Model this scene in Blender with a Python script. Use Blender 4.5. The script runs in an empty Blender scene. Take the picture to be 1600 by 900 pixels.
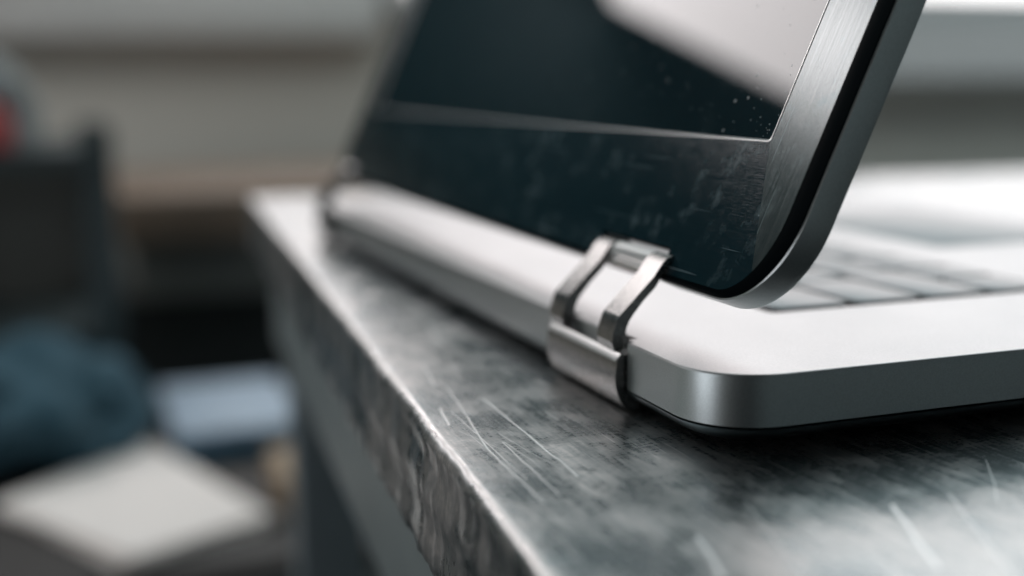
import bpy, bmesh, math, random
from mathutils import Vector, Matrix, noise
random.seed(7)
S = bpy.context.scene
COL = S.collection

# ------------------------------------------------------------------ camera
cam_d = bpy.data.cameras.new('camera')
cam = bpy.data.objects.new('camera', cam_d)
COL.objects.link(cam)
RIGHT = Vector((0.9402, -0.3405, -0.0106))
UP = Vector((0.0662, 0.1519, 0.9862))
FWD = Vector((0.3342, 0.9279, -0.1653))
M = Matrix((RIGHT, UP, -FWD)).transposed()
cam.matrix_world = Matrix.Translation((-0.10786, -0.19452, 0.0544)) @ M.to_4x4()
cam_d.sensor_width = 36
cam_d.lens = 1931.26 * 36 / 1600
cam_d.clip_start = 0.005
cam_d.clip_end = 60
cam_d.dof.use_dof = True
cam_d.dof.focus_distance = 0.243
cam_d.dof.aperture_fstop = 5.0
S.camera = cam

# ------------------------------------------------------------------ world, exposure
W = bpy.data.worlds.new('World')
S.world = W
W.use_nodes = True
bgn = W.node_tree.nodes['Background']
bgn.inputs[0].default_value = (0.75, 0.91, 0.94, 1)
bgn.inputs[1].default_value = 1.5
S.view_settings.view_transform = 'Standard'
S.view_settings.look = 'None'
S.view_settings.exposure = 0.0
S.view_settings.gamma = 1.0
S.render.engine = 'CYCLES'
S.cycles.use_denoising = True
S.cycles.max_bounces = 8
S.cycles.sample_clamp_indirect = 4.0
S.cycles.blur_glossy = 0.3

E_WINDOW, E_LAMP, E_DOOR = 2.1, 5.0, 2.2

# ------------------------------------------------------------------ materials
class NT:
    def __init__(s, name):
        s.m = bpy.data.materials.new(name)
        s.m.use_nodes = True
        s.t = s.m.node_tree
        s.b = s.t.nodes['Principled BSDF']
    def n(s, kind, **kw):
        x = s.t.nodes.new(kind)
        for k, v in kw.items():
            setattr(x, k, v)
        return x
    def l(s, a, b):
        s.t.links.new(a, b)
    def val(s, sock, v):
        if hasattr(v, 'is_linked') or hasattr(v, 'links'):
            s.l(v, sock)
        else:
            sock.default_value = v
    def math(s, op, a, b=None, c=None, clamp=False):
        x = s.n('ShaderNodeMath', operation=op, use_clamp=clamp)
        s.val(x.inputs[0], a)
        if b is not None: s.val(x.inputs[1], b)
        if c is not None: s.val(x.inputs[2], c)
        return x.outputs[0]
    def coords(s, kind='Object', scale=(1, 1, 1), rot=(0, 0, 0), loc=(0, 0, 0)):
        tc = s.n('ShaderNodeTexCoord')
        mp = s.n('ShaderNodeMapping')
        mp.inputs['Scale'].default_value = scale
        mp.inputs['Rotation'].default_value = rot
        mp.inputs['Location'].default_value = loc
        s.l(tc.outputs[kind], mp.inputs[0])
        return mp.outputs[0]
    def noise(s, vec, scale, detail=4, rough=0.6, dist=0.0):
        x = s.n('ShaderNodeTexNoise')
        s.l(vec, x.inputs['Vector'])
        x.inputs['Scale'].default_value = scale
        x.inputs['Detail'].default_value = detail
        x.inputs['Roughness'].default_value = rough
        x.inputs['Distortion'].default_value = dist
        return x.outputs[0]
    def ramp(s, fac, lo, hi, a=0.0, b=1.0):
        x = s.n('ShaderNodeMapRange', interpolation_type='SMOOTHSTEP')
        s.l(fac, x.inputs[0])
        x.inputs[1].default_value = lo; x.inputs[2].default_value = hi
        x.inputs[3].default_value = a; x.inputs[4].default_value = b
        return x.outputs[0]
    def mix(s, fac, a, b):
        x = s.n('ShaderNodeMix', data_type='RGBA')
        s.val(x.inputs[0], fac)
        for sock, v in ((x.inputs[6], a), (x.inputs[7], b)):
            if isinstance(v, tuple): sock.default_value = (*v, 1)
            else: s.l(v, sock)
        return x.outputs[2]
    def bump(s, h, strength, dist):
        x = s.n('ShaderNodeBump')
        x.inputs['Strength'].default_value = strength
        x.inputs['Distance'].default_value = dist
        s.l(h, x.inputs['Height'])
        s.l(x.outputs[0], s.b.inputs['Normal'])
    def set(s, **kw):
        for k, v in kw.items():
            k = k.replace('_', ' ').title() if k not in ('IOR',) else k
            sock = s.b.inputs[k]
            if isinstance(v, tuple): sock.default_value = (*v, 1)
            else: s.val(sock, v)
        return s

def simple(name, col, rough=0.6, metal=0.0, var=0.15, scale=20.0, coat=0.0):
    k = NT(name)
    nz = k.noise(k.coords(), scale, 4)
    dark = tuple(c * (1 - var) for c in col); lite = tuple(min(1, c * (1 + var)) for c in col)
    k.set(base_color=k.mix(nz, dark, lite), roughness=rough, metallic=metal)
    return k.m

def aluminium(name, col=(.74, .72, .72), rough=.36, grain=.5):
    k = NT(name)
    g = k.noise(k.coords(), 3600, 2, .7)
    cl = k.noise(k.coords(), 35, 4)
    c = k.mix(k.ramp(g, .3, .7), tuple(x * .90 for x in col), tuple(min(1, x * 1.06) for x in col))
    k.set(base_color=c, metallic=1.0, roughness=k.ramp(cl, .3, .7, rough - .01, rough + .012))
    k.bump(g, grain, .00005)
    return k.m

M_deck = aluminium('blasted_aluminium', (.54, .512, .515), .40, .35)
M_side = aluminium('anodised_side', (.52, .545, .55), .35, .35)
M_lidsh = aluminium('lid_aluminium', (.46, .47, .47), .34, .3)
M_pan = aluminium('pan_metal', (.20, .23, .24), .32, .2)
M_key = aluminium('key_metal', (.31, .30, .305), .42, .3)
M_dark = simple('dark_recess', (.008, .012, .013), .6, 0, .1)
M_rubber = simple('rubber', (.012, .012, .012), .8)

def hinge_mat():
    k = NT('satin_steel')
    g = k.noise(k.coords(), 2200, 3, .7)
    cl = k.noise(k.coords(), 700, 4, .65)
    c = k.mix(k.ramp(cl, .35, .7), (.34, .33, .325), (.45, .43, .42))
    k.set(base_color=c, metallic=1.0, roughness=k.ramp(cl, .3, .7, .20, .28))
    k.bump(g, .35, .00005)
    return k.m
M_hinge = hinge_mat()
M_bevel = aluminium('polished_bevel', (.92, .88, .87), .34, .1)

def black_trim():
    k = NT('black_trim')
    k.set(base_color=(.0015, .003, .004), roughness=.35)
    k.b.inputs['IOR'].default_value = 1.06
    return k.m
M_trim = black_trim()

def glass_mat():
    k = NT('display_glass')
    uv = k.coords('UV', (1, 1, 1))
    # dust: small pale specks, thickest in the lower near corner of the pane
    vo = k.n('ShaderNodeTexVoronoi'); k.l(uv, vo.inputs['Vector']); vo.inputs['Scale'].default_value = 1500
    rnd = k.n('ShaderNodeSeparateColor'); k.l(vo.outputs['Color'], rnd.inputs[0])
    dv = k.n('ShaderNodeVectorMath', operation='DISTANCE'); k.l(uv, dv.inputs[0]); dv.inputs[1].default_value = (.0215, .0435, 0)
    dens = k.ramp(dv.outputs['Value'], .0, .016, .62, .05)
    sel = k.math('LESS_THAN', rnd.outputs[0], dens)
    size = k.math('MULTIPLY_ADD', rnd.outputs[1], .20, .05)
    dot = k.math('MULTIPLY', k.math('LESS_THAN', vo.outputs['Distance'], size), sel)
    vo2 = k.n('ShaderNodeTexVoronoi'); k.l(uv, vo2.inputs['Vector']); vo2.inputs['Scale'].default_value = 420
    r2 = k.n('ShaderNodeSeparateColor'); k.l(vo2.outputs['Color'], r2.inputs[0])
    dot2 = k.math('MULTIPLY', k.ramp(vo2.outputs['Distance'], .10, .22, .5, 0), k.math('LESS_THAN', r2.outputs[0], .06))
    sm = k.ramp(k.noise(uv, 70, 4, .6), .5, .8, 0, .05)
    mask = k.math('MAXIMUM', k.math('MULTIPLY', dot, .8), k.math('MAXIMUM', dot2, sm))
    k.set(base_color=k.mix(mask, (.002, .010, .0135), (.22, .27, .28)), roughness=k.math('MULTIPLY_ADD', mask, .5, .03))
    k.b.inputs['IOR'].default_value = 1.6
    return k.m
M_glass = glass_mat()

def brushed(name, vertical):
    k = NT(name)
    st = (70, 5200, 1) if not vertical else (5200, 70, 1)
    uvs = k.coords('UV', st)
    uv = k.coords('UV', (1, 1, 1))
    fine = k.noise(uvs, 1.0, 5, .75)
    uvs2 = k.coords('UV', (18, 1500, 1) if not vertical else (1500, 18, 1))
    streak = k.noise(uvs2, 1.0, 3, .6)
    # hair scratches, nearly along the brushing
    uvs3 = k.coords('UV', (22, 2400, 1) if not vertical else (2400, 22, 1), rot=(0, 0, .10))
    hair = k.ramp(k.noise(uvs3, 1.0, 1, .4), .735, .76)
    # wiped fingerprints
    sm = k.ramp(k.noise(uv, 110, 6, .72, .15), .50, .76)
    sm2 = k.ramp(k.noise(uv, 24, 2, .5), .34, .58)
    smudge = k.math('MULTIPLY', sm, sm2)
    fleck = k.ramp(k.noise(uv, 1400, 2, .6), .66, .76, 0, .7)
    smf = k.math('MULTIPLY', smudge, k.math('MULTIPLY_ADD', fleck, 1.3, .30))
    base = k.mix(fine, *(((.115, .13, .135), (.235, .24, .24)) if vertical else ((.002, .014, .019), (.008, .028, .036))))  # lamp reflection put into the colour: upright strips lighter, lengthwise ones darker
    tot = k.math('MAXIMUM', k.math('MULTIPLY', hair, .45), k.math('MULTIPLY', smf, 1.0), clamp=True)
    base = k.mix(tot, base, (.42, .52, .55))
    k.set(base_color=base, metallic=k.math('SUBTRACT', 1.0 if vertical else .12, k.math('MULTIPLY', tot, .75 if vertical else .12)),
          roughness=k.math('ADD', k.ramp(streak, .3, .7, .17, .22) if vertical else k.ramp(streak, .3, .7, .09, .13), k.math('MULTIPLY', tot, .25)))
    k.b.inputs['IOR'].default_value = 1.40
    k.b.inputs['Anisotropic'].default_value = .75 if vertical else .4
    k.b.inputs['Anisotropic Rotation'].default_value = .0 if vertical else .25
    tg = k.n('ShaderNodeTangent', direction_type='UV_MAP'); tg.uv_map = 'UVMap'
    k.l(tg.outputs[0], k.b.inputs['Tangent'])
    k.bump(fine, .22 if vertical else .4, .00005)
    return k.m
M_brh = brushed('brushed_dark_lengthwise', False)
M_brv = brushed('brushed_dark_upright', True)

def seg_group():
    g = bpy.data.node_groups.new('scratch_segment', 'ShaderNodeTree')
    for nm, tp in (('P', 'NodeSocketVector'), ('A', 'NodeSocketVector'), ('B', 'NodeSocketVector'), ('W', 'NodeSocketFloat'), ('I', 'NodeSocketFloat')):
        g.interface.new_socket(nm, in_out='INPUT', socket_type=tp)
    g.interface.new_socket('F', in_out='OUTPUT', socket_type='NodeSocketFloat')
    gi = g.nodes.new('NodeGroupInput'); go = g.nodes.new('NodeGroupOutput')
    def vm(op, a, b):
        x = g.nodes.new('ShaderNodeVectorMath'); x.operation = op
        g.links.new(a, x.inputs[0]); g.links.new(b, x.inputs[1]); return x
    def mm(op, a, b, clamp=False):
        x = g.nodes.new('ShaderNodeMath'); x.operation = op; x.use_clamp = clamp
        g.links.new(a, x.inputs[0])
        if isinstance(b, float): x.inputs[1].default_value = b
        else: g.links.new(b, x.inputs[1])
        return x.outputs[0]
    pa = vm('SUBTRACT', gi.outputs['P'], gi.outputs['A']).outputs[0]
    ba = vm('SUBTRACT', gi.outputs['B'], gi.outputs['A']).outputs[0]
    h = mm('DIVIDE', vm('DOT_PRODUCT', pa, ba).outputs['Value'], vm('DOT_PRODUCT', ba, ba).outputs['Value'], True)
    sc = g.nodes.new('ShaderNodeVectorMath'); sc.operation = 'SCALE'
    g.links.new(ba, sc.inputs[0]); g.links.new(h, sc.inputs['Scale'])
    dd = vm('DISTANCE', pa, sc.outputs[0]).outputs['Value']
    mr = g.nodes.new('ShaderNodeMapRange'); mr.interpolation_type = 'SMOOTHSTEP'
    g.links.new(dd, mr.inputs[0]); g.links.new(mm('MULTIPLY', gi.outputs['W'], .35), mr.inputs[1]); g.links.new(gi.outputs['W'], mr.inputs[2])
    mr.inputs[3].default_value = 1; mr.inputs[4].default_value = 0
    g.links.new(mm('MULTIPLY', mr.outputs[0], gi.outputs['I']), go.inputs[0])
    return g

SCRATCHES = [  # x0, y0, x1, y1, half width, strength
    (-.0232, .0600, -.0248, .0017, .00032, .95),
    (-.0274, .0737, -.0346, .0246, .00028, .55),
    (-.0346, .0246, -.0357, -.0090, .00030, .50),
    (-.0330, .0520, -.0340, .0040, .00018, .55),
    (-.0303, .0275, -.0318, -.0060, .00020, .60),
    (-.0300, .0275, -.0290, .0130, .00014, .50),
    (-.0345, .0560, -.0368, .0430, .00035, .70),
    (.0176, -.0312, .0070, -.0560, .00048, 1.0),
    (.0490, -.0170, .0425, -.0260, .00016, .6),
    (.0425, -.0260, .0347, -.0365, .00016, .6),
    (.0060, -.0026, .0087, -.0081, .00010, .8),
    (.0190, -.0098, .0222, -.0131, .00010, .8),
    (-.0194, -.0325, -.0235, -.0480, .00060, .8),
    (-.0040, -.0200, -.0120, -.0500, .00025, .35),
    (.0300, -.0300, .0150, -.0620, .00030, .4),
    (-.0260, .1000, -.0300, .0760, .00040, .5),
    (-.0100, .1500, -.0150, .1200, .00050, .45),
    (-.0290, .0330, -.0262, .0060, .00012, .45),
    (-.0360, .0380, -.0310, .0180, .00012, .45),
]

def table_mat():
    k = NT('worn_sheet_metal')
    P = k.coords('Object')
    # a flat copy of the position, so that the marks are wiped down the rolled edge
    flat = k.n('ShaderNodeVectorMath', operation='MULTIPLY'); k.l(P, flat.inputs[0]); flat.inputs[1].default_value = (1, 1, 0)
    nv = k.n('ShaderNodeTexNoise'); k.l(flat.outputs[0], nv.inputs['Vector']); nv.inputs['Scale'].default_value = 95; nv.inputs['Detail'].default_value = 3
    ns = k.n('ShaderNodeVectorMath', operation='MULTIPLY_ADD'); k.l(nv.outputs['Color'], ns.inputs[0]); ns.inputs[1].default_value = (.0012, .0012, 0); ns.inputs[2].default_value = (-.0006, -.0006, 0)
    nf = k.n('ShaderNodeVectorMath', operation='ADD'); k.l(ns.outputs[0], nf.inputs[0]); k.l(flat.outputs[0], nf.inputs[1])
    F = nf.outputs[0]
    G = seg_group()
    acc = None
    for (x0, y0, x1, y1, w, i) in SCRATCHES:
        q = k.n('ShaderNodeGroup'); q.node_tree = G
        q.inputs['A'].default_value = (x0, y0, 0); q.inputs['B'].default_value = (x1, y1, 0)
        q.inputs['W'].default_value = w * 1.1; q.inputs['I'].default_value = min(1.0, i * 1.4)
        k.l(F, q.inputs['P'])
        acc = q.outputs[0] if acc is None else k.math('MAXIMUM', acc, q.outputs[0])
    big = k.noise(k.coords(scale=(1, 1, .3)), 26, 4, .6, .4)
    mid = k.noise(k.coords(scale=(1, .55, .25), rot=(0, 0, .35)), 120, 5, .65, .5)
    fine = k.noise(k.coords(scale=(.35, 1, .3), rot=(0, 0, -.5)), 1500, 4, .7)
    hs = None
    for a, sx, th in ((.25, 1300, .70), (-.45, 1500, .71), (1.1, 1700, .715), (-1.2, 1500, .71)):
        h = k.ramp(k.noise(k.coords(scale=(sx, 34, 1), rot=(0, 0, a)), 1.0, 1.5, .5), th, th + .03)
        hs = h if hs is None else k.math('MAXIMUM', hs, h)
    hs = k.math('MULTIPLY', hs, k.ramp(mid, .35, .6, .2, .75))
    scuff = None
    for a, sx, sy in ((.30, 900, 60), (-.35, 1100, 70), (.95, 800, 55), (-1.0, 1000, 60)):
        h = k.noise(k.coords(scale=(sx, sy, 1), rot=(0, 0, a)), 1.0, 3, .6)
        scuff = h if scuff is None else k.math('MAXIMUM', scuff, h)
    scuff = k.math('MULTIPLY', k.math('SUBTRACT', scuff, .60), 1.5)
    patch = k.ramp(k.math('ADD', k.math('MULTIPLY', big, .5), k.math('MULTIPLY', mid, .5)), .40, .62)
    wear = k.math('MULTIPLY_ADD', k.math('SUBTRACT', fine, .5), 1.1, k.math('MULTIPLY_ADD', patch, .55, k.math('ADD', scuff, .28)), clamp=True)
    marks = k.math('MAXIMUM', k.math('MULTIPLY', acc, k.ramp(fine, .2, .55, .7, 1)), hs, clamp=True)
    # reflected glare painted into the colour as a pale warm patch by the hinge
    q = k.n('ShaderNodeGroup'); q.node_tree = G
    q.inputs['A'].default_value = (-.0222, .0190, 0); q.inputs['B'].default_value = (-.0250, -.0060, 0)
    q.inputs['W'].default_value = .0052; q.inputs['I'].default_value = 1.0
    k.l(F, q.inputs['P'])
    glare = k.math('MULTIPLY', q.outputs[0], k.ramp(k.math('MULTIPLY_ADD', fine, .5, k.math('MULTIPLY', mid, .6)), .42, .66))
    gm = k.n('ShaderNodeNewGeometry'); sx = k.n('ShaderNodeSeparateXYZ'); k.l(gm.outputs['Normal'], sx.inputs[0])
    po = k.n('ShaderNodeSeparateXYZ'); k.l(P, po.inputs[0])
    rub = k.math('MULTIPLY', k.ramp(po.outputs[2], .8645 - .0005, .8775), k.ramp(sx.outputs[2], .45, .8))
    rub = k.math('MULTIPLY', rub, k.ramp(sx.outputs[2], .999, .97))
    base = k.mix(wear, (.105, .16, .178), (.76, .70, .685))
    base = k.mix(rub, base, (.86, .83, .82))
    glare = k.math('MULTIPLY', glare, k.ramp(scuff, -.15, .25, .35, .95))
    base = k.mix(glare, base, (1.0, .90, .87))
    base = k.mix(marks, base, (1.0, .95, .94))
    k.set(base_color=base, metallic=k.math('MULTIPLY_ADD', marks, .10, .90),
          roughness=k.math('MULTIPLY_ADD', k.math('MAXIMUM', marks, glare), .13, k.ramp(wear, 0, 1, .22, .38)))
    hgt = k.math('ADD', k.math('MULTIPLY', fine, .6), k.math('MULTIPLY', mid, 2.0))
    k.bump(k.math('SUBTRACT', hgt, k.math('MULTIPLY', acc, 1.0)), .22, .0002)
    return k.m
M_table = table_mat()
M_apron = simple('grey_paint', (.20, .22, .22), .5, 0, .2, 30)
M_legm = simple('steel_leg', (.22, .25, .27), .45, .5, .2, 25)

def emit(name, col, s):
    k = NT(name)
    nz = k.noise(k.coords(), 1.2, 2)
    k.set(base_color=(.8, .8, .8), roughness=.3)
    k.l(k.mix(nz, tuple(c * .9 for c in col), col), k.b.inputs['Emission Color'])
    k.b.inputs['Emission Strength'].default_value = s
    return k.m

# ------------------------------------------------------------------ mesh helpers
def finish(name, bm, mat, parent=None, origin=None, smooth=None):
    me = bpy.data.meshes.new(name)
    o0 = Vector(origin) if origin is not None else (parent_origin(parent) if parent else Vector((0, 0, 0)))
    bmesh.ops.translate(bm, vec=-o0, verts=bm.verts)
    bmesh.ops.recalc_face_normals(bm, faces=bm.faces)
    if smooth is not None:
        for f in bm.faces: f.smooth = True
        for e in bm.edges:
            if len(e.link_faces) == 2 and e.calc_face_angle(3.2) > math.radians(smooth): e.smooth = False
    bm.to_mesh(me); bm.free()
    if mat: me.materials.append(mat)
    o = bpy.data.objects.new(name, me)
    COL.objects.link(o)
    if parent is None:
        o.location = o0
    else:
        o.parent = parent
        o.location = o0 - parent_origin(parent)
    return o

def parent_origin(o):
    v = Vector(o.location)
    while o.parent:
        o = o.parent; v += Vector(o.location)
    return v

def tag(o, label=None, cat=None, group=None, kind=None):
    if label: o['label'] = label
    if cat: o['category'] = cat
    if group: o['group'] = group
    if kind: o['kind'] = kind
    return o

def empty(name, loc, label, cat, group=None):
    o = bpy.data.objects.new(name, None); COL.objects.link(o); o.location = loc
    o.empty_display_size = .02
    return tag(o, label, cat, group)

def box(bm, x0, x1, y0, y1, z0, z1, bev=0.0, seg=2):
    vs = [bm.verts.new((x, y, z)) for x in (x0, x1) for y in (y0, y1) for z in (z0, z1)]
    fs = [(0, 1, 3, 2), (4, 6, 7, 5), (0, 4, 5, 1), (2, 3, 7, 6), (0, 2, 6, 4), (1, 5, 7, 3)]
    faces = [bm.faces.new([vs[i] for i in f]) for f in fs]
    if bev:
        es = list({e for f in faces for e in f.edges})
        bmesh.ops.bevel(bm, geom=es, offset=bev, segments=seg, profile=.5, affect='EDGES')
    return bm

def boxo(name, mat, parent, x0, x1, y0, y1, z0, z1, bev=0.0, origin=None):
    return finish(name, box(bmesh.new(), x0, x1, y0, y1, z0, z1, bev), mat, parent, origin, 40 if bev else None)

def loops(bm, rings, close_first=False, close_last=False):
    """skin a list of equally long closed rings of points"""
    V = [[bm.verts.new(p) for p in r] for r in rings]
    n = len(rings[0])
    for a, b in zip(V, V[1:]):
        for i in range(n):
            j = (i + 1) % n
            try: bm.faces.new((a[i], a[j], b[j], b[i]))
            except ValueError: pass
    if close_first: bm.faces.new(list(reversed(V[0])))
    if close_last: bm.faces.new(V[-1])
    return V

def rrect(x0, x1, y0, y1, r, seg=10):
    pts = []
    for cx, cy, a0 in ((x0 + r, y0 + r, 180), (x1 - r, y0 + r, 270), (x1 - r, y1 - r, 0), (x0 + r, y1 - r, 90)):
        for k in range(seg + 1):
            a = math.radians(a0 + 90 * k / seg)
            pts.append((cx + r * math.cos(a), cy + r * math.sin(a)))
    return pts

# ------------------------------------------------------------------ the room
TZ = -0.0157           # table top
FLOOR = TZ - 0.88
M_wall = simple('wall_plaster', (.63, .58, .525), .9, 0, .05, 3)
M_floor = simple('floor_concrete', (.14, .15, .15), .7, 0, .25, 4)
M_sill = simple('sill_paint', (.62, .59, .57), .5, 0, .05, 4)
M_frame = simple('window_paint', (.60, .58, .57), .5, 0, .05, 4)
M_pane = emit('window_daylight', (1.0, .935, .93), E_WINDOW)
M_panel = emit('door_daylight', (.90, .95, 1.0), E_DOOR)
M_tube = emit('lamp_diffuser', (1.0, .95, .95), E_LAMP)

tag(boxo('floor', M_floor, None, -2.6, 6.0, -3.0, 3.4, FLOOR - .05, FLOOR), kind='structure')
tag(boxo('wall', M_wall, None, -2.6, 6.0, 3.2, 3.4, FLOOR, 1.9), 'grey plaster wall behind the table', 'wall', kind='structure')
M_shade_ceil = simple('shade_ceiling_paint', (.15, .19, .20), .9, 0, .05, 3)
tag(boxo('shade_ceiling', M_shade_ceil, None, -2.6, 6.0, -3.2, .55, 1.9, 2.0), kind='structure')  # partial slab added to keep sky light off the table and hinge
tag(boxo('shade_ceiling', M_shade_ceil, None, -.85, .30, .551, 3.4, 1.9, 2.0), kind='structure')  # strip added to shade the hinge arms, sky left open either side
M_back = simple('dull_wall', (.46, .54, .55), .9, 0, .05, 3)
tag(boxo('wall', M_back, None, -2.6, 6.0, -3.2, -3.0, FLOOR, 1.9), 'dull grey wall behind the viewer', 'wall', kind='structure')
tag(boxo('wall', M_back, None, 6.0, 6.2, -3.2, 3.4, FLOOR, 1.9), 'dull grey wall at the right end of the room', 'wall', kind='structure')
tag(boxo('wall', M_wall, None, -2.62, -2.5, -3.0, 3.2, FLOOR, 1.9), 'grey plaster wall with a glazed door', 'wall', kind='structure')

win = empty('window', (2.8, 3.19, .2), 'large bright window in the grey wall behind the laptop', 'window')
wx0, wx1, wz0, wz1 = .80, 5.0, .288, 1.75
boxo('pane', M_pane, win, wx0, wx1, 3.150, 3.160, wz0, wz1)
for a, b, c, d in ((wx0 - .05, wx1 + .05, wz0 - .045, wz0), (wx0 - .05, wx1 + .05, wz1, wz1 + .05), (wx0 - .05, wx0, wz0, wz1), (wx1, wx1 + .05, wz0, wz1)):
    boxo('frame', M_frame, win, a, b, 3.12, 3.198, c, d)
for x in (2.2, 3.6):
    boxo('mullion', M_frame, win, x - .025, x + .025, 3.125, 3.149, wz0, wz1)
boxo('frame', M_frame, win, 2.05, 5.0, 3.125, 3.149, .289, .306)
bm = bmesh.new()
loops(bm, [[(x, 3.03, .04), (x, 3.03, .055), (x, 3.118, .24), (x, 3.118, .04)] for x in (2.05, 5.1)], True, True)
finish('sill', bm, simple('stone_sill', (.36, .34, .335), .6, 0, .06, 4), win)
win2 = empty('window', (.2, 3.19, .45), 'narrower high window in the grey wall above the pale ledge', 'window')
boxo('pane', M_pane, win2, .02, .70, 3.150, 3.160, .34, 1.45)
for a, b, c, d in ((-.03, .745, .305, .34), (-.03, .745, 1.45, 1.50), (-.03, .02, .34, 1.45), (.70, .745, .34, 1.45)):
    boxo('frame', M_frame, win2, a, b, 3.12, 3.198, c, d)
tag(boxo('added_cupboard', simple('added_cupboard_dark', (.010, .042, .052), .6), None, -2.0, -.06, 2.95, 3.198, .47, 1.45, .01), 'added unseen dark cupboard above the pale ledge, darkening the lid reflection', 'cupboard')  # added out of view so the lid mirrors something dark
led = tag(boxo('wall_ledge', M_sill, None, -2.5, .72, 3.10, 3.199, .17, .30, .01), 'pale painted ledge running along the wall left of the window', 'ledge')

door = empty('glazed_door', (-2.45, 0, FLOOR), 'tall glazed door in the wall left of the table', 'door')
boxo('pane', M_panel, door, -2.47, -2.46, -.75, .35, FLOOR + .12, .75)
for a, b, c, d in ((-.85, -.75, FLOOR, .85), (.35, .45, FLOOR, .85), (-.75, .35, .75, .85), (-.75, .35, FLOOR, FLOOR + .12)):
    boxo('frame', M_frame, door, -2.498, -2.44, a, b, c, d)

cb = empty('added_cabinet', (-1.3, -2.4, FLOOR), 'added unseen dark cabinet behind the viewer, darkening the corner reflection', 'cabinet')  # added out of view to put a dark band in the base corner
boxo('body', simple('added_cabinet_dark', (.02, .022, .024), .6), cb, -2.2, -.45, -2.8, -2.2, FLOOR, 1.2, .01)
# hanging strip lamp up left, seen only mirrored in the lid
lamp = empty('hanging_lamp', (-.963, 2.36, 1.15), 'long hanging strip lamp above the back of the room', 'lamp')
ca, sa = math.cos(math.radians(60)), math.sin(math.radians(60))   # long axis heading
def lp(u, v, z): return Vector((-.963 + ca * u * 1 - sa * v, 2.36 + sa * u + ca * v, z))
def lampbox(name, mat, u0, u1, v0, v1, z0, z1):
    bm = bmesh.new()
    r0 = [lp(u0, v0, z0), lp(u1, v0, z0), lp(u1, v1, z0), lp(u0, v1, z0)]
    r1 = [p + Vector((0, 0, z1 - z0)) for p in r0]
    loops(bm, [r0, r1], True, True)
    return finish(name, bm, mat, lamp)
lampbox('diffuser', M_tube, -.55, .62, -.50, .0, 1.15, 1.16)
lampbox('housing', M_frame, -.57, .64, -.52, .02, 1.162, 1.23)
for u in (-.35, .3):
    lampbox('cable', M_dark, u, u + .01, -.25, -.24, 1.231, 1.9)

# things in the blurred background
wb = empty('workbench', (.7, 2.4, FLOOR), 'long workbench with brown board top against the grey wall', 'workbench')
boxo('bench_top', simple('brown_board', (.19, .135, .10), .6, 0, .25, 12), wb, -.02, 1.45, 2.15, 2.95, -.235, -.145, .008)
boxo('drawer_front', simple('grey_drawer', (.17, .17, .16), .5, 0, .1, 6), wb, .0, 1.42, 2.19, 2.90, -.345, -.236, .004)
boxo('bench_gap_dark', simple('gap_shade', (.018, .02, .02), .6), wb, -.3, 1.40, 2.24, 2.88, FLOOR, -.346)  # dark block standing in for the shaded gap below the drawers

rk = empty('metal_rack', (-.35, 1.9, FLOOR), 'dark metal rack standing at the left before the grey wall', 'rack')
M_rack = simple('dark_rack_paint', (.07, .085, .088), .5, 0, .2, 20)
for x in (-.085, -.66):
    for y in (1.70, 1.96):
        boxo('post', M_rack, rk, x, x + .045, y, y + .04, FLOOR, -.005)
for z in (-.035, -.30, -.58):
    boxo('shelf', M_rack, rk, -.655, -.043, 1.695, 2.005, z - .025, z)
boxo('back_panel', simple('rack_back', (.17, .165, .15), .7), rk, -.655, -.043, 2.006, 2.016, FLOOR + .05, -.03)

def lump(name, mat, c, r, amp, fr, seed, flat=None, parent=None):
    bm = bmesh.new()
    bmesh.ops.create_icosphere(bm, subdivisions=4, radius=1)
    for v in bm.verts:
        p = v.co.copy()
        k = 1 + amp * noise.noise(p * fr + Vector((seed, 0, 0))) + amp * .5 * noise.noise(p * fr * 2.3 + Vector((0, seed, 0)))
        q = Vector((p.x * r[0], p.y * r[1], p.z * r[2])) * k
        if flat is not None: q.z = max(q.z, flat)
        v.co = q + Vector(c)
    return finish(name, bm, mat, parent, (c[0], c[1], c[2] + (flat or 0)), 60)
tag(lump('cloth_bundle', simple('grey_cloth', (.24, .25, .25), .9, 0, .2, 30), (-.255, 1.86, .005), (.115, .10, .105), .22, 1.8, 3.1, -.034),
    'crumpled grey cloth bundle lying on top of the dark rack', 'cloth')
rb = bmesh.new()
loops(rb, [[(-.196 + r * math.cos(a), 1.725 + r * math.sin(a), z) for a in [2 * math.pi * i / 20 for i in range(20)]] for r, z in ((.017, -.0345), (.021, -.03), (.021, .01), (.016, .018), (.010, .022), (.010, .034))], True, True)
tag(finish('bottle', rb, simple('red_plastic', (.45, .02, .02), .4), None, (-.196, 1.725, -.0345), 40), 'small red bottle on the dark rack at the left edge', 'bottle')

lb = empty('low_bench', (-.2, 1.4, FLOOR), 'low dark bench carrying papers, cloth bag and blue box', 'bench')
M_lb = simple('dark_wood', (.028, .022, .020), .6, 0, .3, 15)
boxo('bench_top', M_lb, lb, -.75, .34, 1.00, 1.78, -.445, -.42, .004)
for x in (-.74, .28):
    for y in (1.02, 1.72):
        boxo('leg', M_lb, lb, x, x + .05, y, y + .05, FLOOR, -.446)

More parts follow.
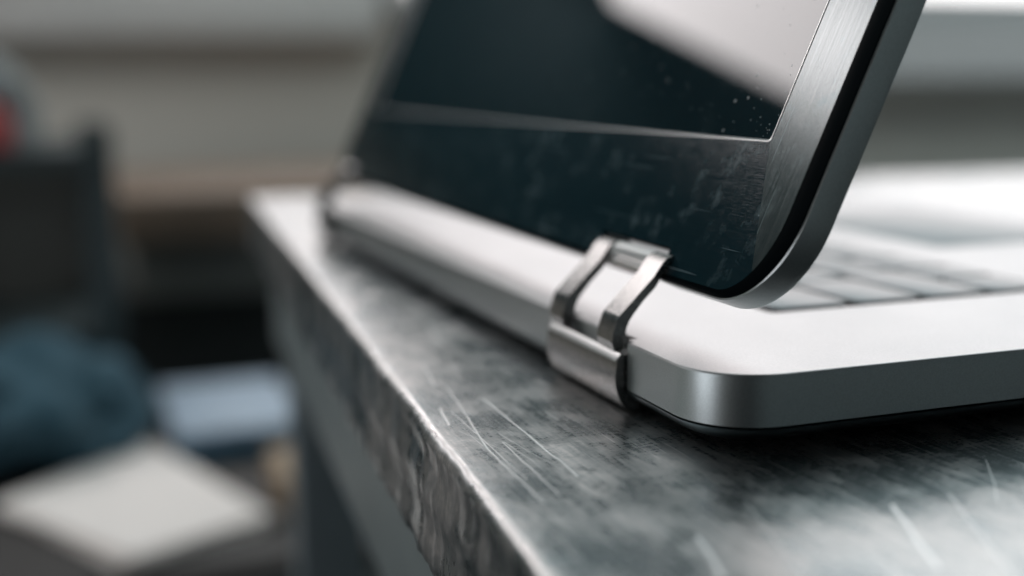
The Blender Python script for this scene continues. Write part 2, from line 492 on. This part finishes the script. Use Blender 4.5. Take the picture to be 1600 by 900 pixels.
tag(lump('bag', simple('blue_cloth', (.030, .080, .110), .9, 0, .6, 16), (-.175, 1.53, -.365), (.155, .20, .085), .28, 2.1, 8.4, -.0545),
    'dark blue cloth bag slumped on the low bench', 'bag')
bx = empty('storage_box', (.08, 1.5, -.4195), 'flat blue box with pale lid on the low bench', 'box')
boxo('body', simple('blue_plastic', (.03, .19, .32), .45), bx, .004, .168, 1.37, 1.64, -.4195, -.395, .004)
boxo('lid', simple('pale_plastic', (.38, .46, .56), .5), bx, .0, .172, 1.366, 1.644, -.3945, -.380, .005)
M_paper = simple('white_paper', (.95, .845, .80), .8, 0, .03, 6)
base_q = [(-.026, 1.440), (.080, 1.105), (-.072, 1.032), (-.205, 1.255)]
for i in range(3):
    c = Vector((sum(p[0] for p in base_q) / 4, sum(p[1] for p in base_q) / 4))
    a = math.radians((-4, 3, 0)[i]); ca2, sa2 = math.cos(a), math.sin(a)
    z0 = -.4195 + i * .0042
    qq = [((p[0] - c.x) * ca2 - (p[1] - c.y) * sa2 + c.x, (p[0] - c.x) * sa2 + (p[1] - c.y) * ca2 + c.y) for p in base_q]
    bm = bmesh.new()
    loops(bm, [[(x, y, z0) for x, y in qq], [(x, y, z0 + .004) for x, y in qq]], True, True)
    tag(finish('paper_sheaf', bm, M_paper, None, (c.x, c.y, z0)),
        ('white paper sheaf at the bottom of the pile on the low bench', 'white paper sheaf in the middle of the pile on the low bench', 'white paper sheaf on top of the pile on the low bench')[i], 'paper', 'white papers piled on the low bench')
tag(boxo('wooden_block', simple('tan_wood', (.42, .30, .20), .6, 0, .2, 40), None, .098, .165, 1.12, 1.25, -.4195, -.375, .004, origin=(.13, 1.2, -.4195)),
    'small tan wooden block on the low bench beside the papers', 'block')

# ------------------------------------------------------------------ table
table = empty('metal_table', (0, 0, FLOOR), 'battered sheet metal table with scratched top under the laptop', 'table')
SL = .076
U = Vector((1, -SL, 0)).normalized(); V = Vector((SL, 1, 0)).normalized()
E0 = Vector((-.0450, 0, 0))
def tp(u, v, z): return E0 + U * u + V * v + Vector((0, 0, z))
VL0, VL1, UW = -.46, .592, .75
def profile():
    pts = []                      # (u, z) from the flat top over the rolled edge down the rim
    for u in (.05, .035, .022, .014, .009, .006): pts.append((u, 0.0))
    r = .0026
    for k in range(0, 9):
        a = math.radians(90 + 90 * k / 8)
        pts.append((r + r * math.cos(a), -r + r * math.sin(a)))
    for k in range(1, 13): pts.append((.0 + .0004 * math.sin(k), -r - (.0288 - r) * k / 12))
    pts.append((.0012, -.0292)); pts.append((.006, -.0286)); pts.append((.02, -.0286))
    return pts
PR_ = profile()
vs = []
v = VL0
while v < VL1 - .004:
    vs.append(v)
    v += .0011 if -.075 < v < .16 else (.004 if v < .4 and v > -.1 else .012)
vs.append(VL1 - .003)
bm = bmesh.new()
rows = []
for v in vs:
    row = []
    for i, (u, z) in enumerate(PR_):
        edge = max(0.0, min(1.0, (.006 - u) / .006))
        side = max(0.0, min(1.0, (-z - .001) / .003))
        n1 = noise.noise(Vector((v * 42, 3.7, z * 6)))
        n2 = noise.noise(Vector((v * 210, z * 50, 1.3)))
        n3 = noise.noise(Vector((v * 620, z * 260, 9.1)))
        n4 = noise.noise(Vector((v * 75, z * 22, 4.4)))
        du = edge * (.00055 * n1 + .00028 * n2 + .00010 * n3) + side * (.00045 * n4 + .0002 * n2)
        dz = edge * (1 - side) * (.00025 * n2 + .0002 * n1)
        if i >= len(PR_) - 4:      # torn lower lip
            dz += 0.0004 * n2 + .0003 * n3 - .0008 * max(0, noise.noise(Vector((v * 130, 7, 7))))
        p = tp(u + du, v, TZ + z + dz)
        row.append(bm.verts.new(p))
    rows.append(row)
for a, b in zip(rows, rows[1:]):
    for i in range(len(PR_) - 1):
        bm.faces.new((a[i], a[i + 1], b[i + 1], b[i]))
# the rest of the flat top
far = [bm.verts.new(tp(UW, v, TZ)) for v in vs]
for k in range(len(vs) - 1):
    bm.faces.new((rows[k][0], rows[k + 1][0], far[k + 1], far[k]))
# far and right folded rims
e_up = [rows[-1][i] for i in range(len(PR_) - 3)]
low = [bm.verts.new(tp(u, VL1, TZ + z - (.0015 if i < 8 else 0))) for i, (u, z) in enumerate(PR_[:-3])]
for i in range(len(low) - 1):
    bm.faces.new((e_up[i], low[i], low[i + 1], e_up[i + 1]))
bl = [bm.verts.new(tp(u, VL1, TZ - .0288)) for u, z in ((.05, 0), (UW, 0))]
l2 = bm.verts.new(tp(UW, VL1, TZ - .0015))
bm.faces.new((rows[-1][0], far[-1], l2, low[0]))
bm.faces.new((low[0], l2, bl[1], bl[0]))
bm.faces.new([low[i] for i in range(0, len(low))] + [bl[0]])
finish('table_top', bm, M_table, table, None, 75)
def tbox(name, mat, u0, u1, v0, v1, z0, z1):
    bm = bmesh.new()
    r0 = [tp(u0, v0, z0), tp(u1, v0, z0), tp(u1, v1, z0), tp(u0, v1, z0)]
    loops(bm, [r0, [p + Vector((0, 0, z1 - z0)) for p in r0]], True, True)
    bmesh.ops.bevel(bm, geom=list(bm.edges), offset=.0015, segments=2, profile=.5, affect='EDGES')
    return finish(name, bm, mat, table, None, 50)
tbox('apron', M_apron, .0105, .0135, VL0 + .02, VL1 - .03, -.102, TZ - .005)
tbox('apron', M_apron, .0145, UW - .02, VL1 - .032, VL1 - .029, -.102, TZ - .005)
for u in (.016, UW - .06):
    for v in (VL0 + .02, VL1 - .075):
        tbox('leg', M_legm, u, u + .04, v, v + .04, FLOOR, TZ - .006)

# ------------------------------------------------------------------ laptop
TB = .010165
laptop = empty('laptop', (0, 0, TZ), 'half open silver laptop with black glass lid, seen from its hinge corner', 'laptop')
BX0, BX1, BY0, BY1, BR = .0008, .242, -.0004, .3640, .0155
def base_outline(i=0.0, z=0.0, notch=True, seg=14):
    x0, x1, y0, y1, r = BX0 + i, BX1 - i, BY0 + i, BY1 - i, BR - i
    pts = rrect(x0, x1, y0, y1, r, seg)
    # rrect starts on the rear edge (x0) at the near corner, ends on the rear edge at the far corner
    if notch:
        def pocket(a, b, c, d):
            return [(x0, d), (.0042 + i, d), (.0042 + i, c), (x0 + .0012, c), (x0 + .0012, b), (.0042 + i, b), (.0042 + i, a + .0028), (.0020 + i, a + .0028), (.0020 + i, a), (x0, a)]
        pts = pts + pocket(.0360 - i, .0484, .0676, .0770 + i)
    return [(x, y, z) for x, y in pts]

WX0, WX1, WY0, WY1 = .0458, .1325, .0530, .3160
bm = bmesh.new()
ch = .00035
rings = [base_outline(.0, -TB), base_outline(.0, -ch), base_outline(ch, .0)]
loops(bm, rings[:2])
side = finish('base', bm, M_side, laptop, None, 30)
# deck with chamfered edge and keyboard opening
bm = bmesh.new()
Vr = loops(bm, [base_outline(.0, -ch), base_outline(ch * .35, -ch * .35), base_outline(ch, 0)])
hole = [bm.verts.new((x, y, 0)) for x, y in rrect(WX0, WX1, WY0, WY1, .002, 3)]
he = [bm.edges.new((hole[i], hole[(i + 1) % len(hole)])) for i in range(len(hole))]
oe = [e for e in bm.edges if all(abs(v.co.z) < 1e-9 for v in e.verts) and e not in he]
bmesh.ops.triangle_fill(bm, use_beauty=True, edges=oe + he)
low = [bm.verts.new((v.co.x, v.co.y, -.0016)) for v in hole]
for i in range(len(hole)):
    j = (i + 1) % len(hole)
    bm.faces.new((hole[i], hole[j], low[j], low[i]))
deck = finish('deck', bm, M_deck, side, None, 25)
boxo('keyboard_tray', M_dark, side, WX0 + .00005, WX1 - .00005, WY0 + .00005, WY1 - .00005, -.0030, -.0016)
# pan under the seam
bm = bmesh.new()
loops(bm, [base_outline(.0011, -TB - .0001, True), base_outline(.0011, -TB - .0005, True)])
boxless = finish('seam', bm, M_dark, side, None, 30)
bm = bmesh.new()
prof = [(.0022, -TB - .0002), (.0006, -TB - .00045), (.0004, -TB - .0006), (.0007, -TB - .0012), (.0018, -TB - .0024), (.0038, -TB - .0034), (.0070, -TB - .0040), (.0115, -TB - .0041)]
loops(bm, [base_outline(i, z, False) for i, z in prof], True, True)
finish('bottom_pan', bm, M_pan, laptop, None, 40)
for x in (.03, .21):
    for y in (.035, .33):
        bm = bmesh.new()
        loops(bm, [[(x + r * math.cos(2 * math.pi * i / 20), y + r * math.sin(2 * math.pi * i / 20), z) for i in range(20)] for r, z in ((.006, -.0140), (.006, -.0153), (.0053, TZ))], True, True)
        finish('foot', bm, M_rubber, laptop, None, 40)

# keys
def key_mesh(w, h):
    bm = bmesh.new()
    a = rrect(-h / 2, h / 2, -w / 2, w / 2, .0022, 3)
    b = rrect(-h / 2 + .0005, h / 2 - .0005, -w / 2 + .0005, w / 2 - .0005, .0018, 3)
    loops(bm, [[(x, y, -.0014) for x, y in a], [(x, y, .0003) for x, y in a], [(x, y, .0006) for x, y in b]], False, True)
    bmesh.ops.recalc_face_normals(bm, faces=bm.faces)
    me = bpy.data.meshes.new('key'); 
    for f in bm.faces: f.smooth = True
    for e in bm.edges:
        if len(e.link_faces) == 2 and e.calc_face_angle(0) > .7: e.smooth = False
    bm.to_mesh(me); bm.free(); me.materials.append(M_key); return me
KM = {}
rows_x = [.0470, .0705, .0915, .1115, .1310]
unit = .01815
lay = [[1.5] + [1] * 12 + [.8], [1.75] + [1] * 11 + [1.55], [2.25] + [1] * 10 + [2.05], [1.25, 1, 1.25, 1.25, 5.5, 1.25, 1.0, .9, .9]]
for r, ws in enumerate(lay):
    h = rows_x[r + 1] - rows_x[r] - .0022
    y = .0545
    for w in ws:
        kk = (round(w, 2), r)
        if kk not in KM: KM[kk] = key_mesh(w * unit - .0022, h)
        o = bpy.data.objects.new('key', KM[kk]); COL.objects.link(o); o.parent = side
        o.location = ((rows_x[r] + rows_x[r + 1]) / 2, y + w * unit / 2, -parent_origin(side).z)
        y += w * unit
# touchpad
bm = bmesh.new()
loops(bm, [[(x, y, z) for x, y in rrect(.155 + i, .222 - i, .13 + i, .235 - i, .003, 4)] for i, z in ((0, .00005), (.0003, .0003))], True, True)
finish('touchpad', bm, M_key, side, None, 40)

# ---- lid
ANG = math.radians(65.467)
D = Vector((math.cos(ANG), 0, math.sin(ANG))); N = Vector((-math.sin(ANG), 0, math.cos(ANG)))
P0 = Vector((.0142127, 0, 0)); LT = .00753
def L(s, y, off): return P0 + D * s + N * (LT + off) + Vector((0, y, 0))
LS0, LS1, LY0, LY1, LR = .0094, .236, .0002, .3810, .0195
NY0, NY1, NS = .0437, .0778, .0163
def lid_outline(ib, iy, notch=0.0, seg=16):
    """(s, y) ring: bottom edge inset ib, other sides inset iy"""
    pts = []
    s0, s1, y0, y1 = LS0 + ib, LS1 - iy, LY0 + iy, LY1 - iy
    rs, ry = LR - ib, LR - iy
    ys = [(NY0 - notch, NY1 + notch)]
    def corner(cs, cy, a0):
        for k in range(seg + 1):
            a = math.radians(a0 + 90 * k / seg)
            pts.append((cs + rs * math.sin(a) * 1.0, cy + ry * math.cos(a)))
    # near bottom corner: from side (y0) to bottom (s0)
    for k in range(seg + 1):
        a = math.radians(90 * k / seg)
        pts.append((LS0 + LR - rs * math.sin(a), LY0 + LR - ry * math.cos(a)))
    a, b = ys[0]
    pts += [(s0, a), (NS + notch, a), (NS + notch, b), (s0, b)]
    for k in range(seg + 1):
        a = math.radians(90 * k / seg)
        pts.append((LS0 + LR - rs * math.cos(a), LY1 - LR + ry * math.sin(a)))
    for k in range(seg + 1):
        a = math.radians(90 * k / seg)
        pts.append((LS1 - LR + (LR - iy) * math.sin(a), LY1 - LR + (LR - iy) * math.cos(a)))
    for k in range(seg + 1):
        a = math.radians(90 * k / seg)
        pts.append((LS1 - LR + (LR - iy) * math.cos(a), LY0 + LR - (LR - iy) * math.sin(a)))
    return pts
def LR_(ib, iy, off, notch=0.0): return [L(s, y, off) for s, y in lid_outline(ib, iy, notch)]
bm = bmesh.new()
loops(bm, [LR_(.0012, .0012, -LT), LR_(.0003, .0003, -LT + .0004), LR_(0, 0, -LT + .0012), LR_(0, 0, -.0012), LR_(.00025, .00025, -.00100)], True, True)
lid = finish('lid', bm, M_lidsh, laptop, None, 35)
bm = bmesh.new()
loops(bm, [LR_(.00035, .00035, -.00125, .0001), LR_(.00035, .00035, -.00070, .0001), LR_(.0009, .0022, -.00018, .0002), LR_(.0016, .0046, -.00004, .0004), LR_(.0026, .0056, -.00010, .0012)], True, False)
finish('glass_trim', bm, M_trim, lid, None, 30)
# brushed border: four mitred strips under the lacquer, and the bevelled pane opening
QS0, QS1, QY0, QY1, QR = .0426, .205, .0212, .3570, .0012
qin = rrect(QS0, QS1, QY0, QY1, QR, 5)     # (s, y): starts at (s0, y0+r) ...
def uvface(bm, uvl, pts, off):
    f = bm.faces.new([bm.verts.new(L(s, y, off)) for s, y in pts])
    for lp_, (s, y) in zip(f.loops, pts): lp_[uvl].uv = (y, s)
    return f
ol = lid_outline(.0017, .0047, .0005)
sg = 17
nb = ol[0:sg]; nt = ol[sg:sg + 4]; fb = ol[sg + 4:2 * sg + 4]; ft = ol[2 * sg + 4:3 * sg + 4]; nt2 = ol[3 * sg + 4:]
cN, cF = (QS0 + QR * .3, QY0 + QR * .3), (QS0 + QR * .3, QY1 - QR * .3)
cFT, cNT = (QS1 - QR * .3, QY1 - QR * .3), (QS1 - QR * .3, QY0 + QR * .3)
strips = [
    ('brushed_border', M_brh, nb[8:] + nt + fb[:9] + [cF, cN]),
    ('brushed_border', M_brv, nt2[8:] + nb[:9] + [cN, cNT]),
    ('brushed_border', M_brh, ft[8:] + nt2[:9] + [cNT, cFT]),
    ('brushed_border', M_brv, fb[8:] + ft[:9] + [cFT, cF]),
]
for nm, mt, pts in strips:
    bm = bmesh.new(); uvl = bm.loops.layers.uv.new('UVMap')
    f = uvface(bm, uvl, pts, 0)
    bmesh.ops.triangulate(bm, faces=[f])
    o = finish(nm, bm, mt, lid)
    if sum((p.normal.dot(N)) for p in o.data.polygons) < 0: o.data.flip_normals()
bm = bmesh.new()
def qring(i, off): return [L(s, y, off) for s, y in rrect(QS0 + i, QS1 - i, QY0 + i, QY1 - i, QR, 5)]
loops(bm, [qring(-.00016, .00002), qring(-.00006, .00016), qring(.00012, .00016), qring(.00074, -.00080)])
finish('pane_bevel', bm, M_bevel, lid, None, 25)
bm = bmesh.new(); uvl = bm.loops.layers.uv.new('UVMap')
uvface(bm, uvl, rrect(QS0 + .00070, QS1 - .00070, QY0 + .00070, QY1 - .00070, QR, 5), -.00075)
o = finish('glass_pane', bm, M_glass, lid)
if o.data.polygons[0].normal.dot(N) < 0: o.data.flip_normals()
# display on the inner side
bm = bmesh.new()
loops(bm, [[L(s, y, -LT - .0003) for s, y in rrect(.03, .222, .022, .345, .002, 3)], [L(s, y, -LT + .0002) for s, y in rrect(.03, .222, .022, .345, .002, 3)]], True, True)
finish('screen', bm, M_trim, lid)

# ---- hinges
def extr(bm, prof, y0, y1, bev=.00018):
    r0 = [Vector((x, y0, z)) for x, z in prof]; r1 = [Vector((x, y1, z)) for x, z in prof]
    V_ = loops(bm, [r0, r1], True, True)
    es = [e for e in bm.edges if (e.calc_face_angle(0) > .35 if len(e.link_faces) == 2 else False)]
    bmesh.ops.bevel(bm, geom=es, offset=bev, segments=2, profile=.5, affect='EDGES', clamp_overlap=True)
ARM = [(.0132, .0171), (.0119, .0167), (.0108, .0157), (.0088, .0129), (.0009, .0051), (.0004, .0043), (-.0006, .0016), (-.0010, -.0006), (-.0004, -.0026),
       (.0006, -.0031), (.0016, -.0022), (.0021, .0001), (.0024, .0022), (.0031, .0038), (.0043, .0054), (.0063, .0078), (.0092, .0106), (.0104, .0124), (.0112, .0150), (.0138, .0162), (.0140, .0169)]
BLOCK = [(.0040, -.0029), (-.0002, -.0029), (-.0010, -.0039), (-.0013, -.0054), (-.0015, -.0071), (-.0015, -.0090), (-.0011, -.0110), (-.0005, -.0126), (.0002, -.0138), (.0010, -.0146), (.0026, -.0150), (.0041, -.0148)]
BAR = [(.0153, -.0024), (.0153, .0000), (.0136, .0016), (.0120, .0016), (.0115, .0010), (.0109, .0010), (.0104, .0017), (.0094, .0013), (.0088, -.0010), (.0090, -.0024)]
def sop(s, off):
    p = P0 + D * s + N * (LT + off); return (p.x, p.z)
def make_hinge(y0, k):
    """y0: near end of the hinge; k: width scale"""
    bm = bmesh.new(); extr(bm, BLOCK, y0 - .003 * k, y0 + .0362 * k, .0002)
    h = finish('hinge', bm, M_hinge, laptop, None, 50)
    bm = bmesh.new(); extr(bm, [(-.0002, -.0026), (-.0012, -.0037), (-.0014, -.0042), (-.0002, -.0042)], y0 - .0028 * k, y0 + .0360 * k, .00008)
    finish('ledge', bm, M_bevel, h, None, 25)
    for a in (0, .028):
        bm = bmesh.new(); extr(bm, ARM, y0 + a * k, y0 + (a + .008) * k, .00012)
        finish('arm', bm, M_hinge, h, None, 22)
    bm = bmesh.new(); extr(bm, [sop(*q) for q in BAR], y0 + .0083 * k, y0 + .0277 * k, .00012)
    finish('barrel', bm, M_bevel, h, None, 22)
    return h
make_hinge(.0400, 1.0)
make_hinge(.3440, .55)
# dark pocket behind the near hinge
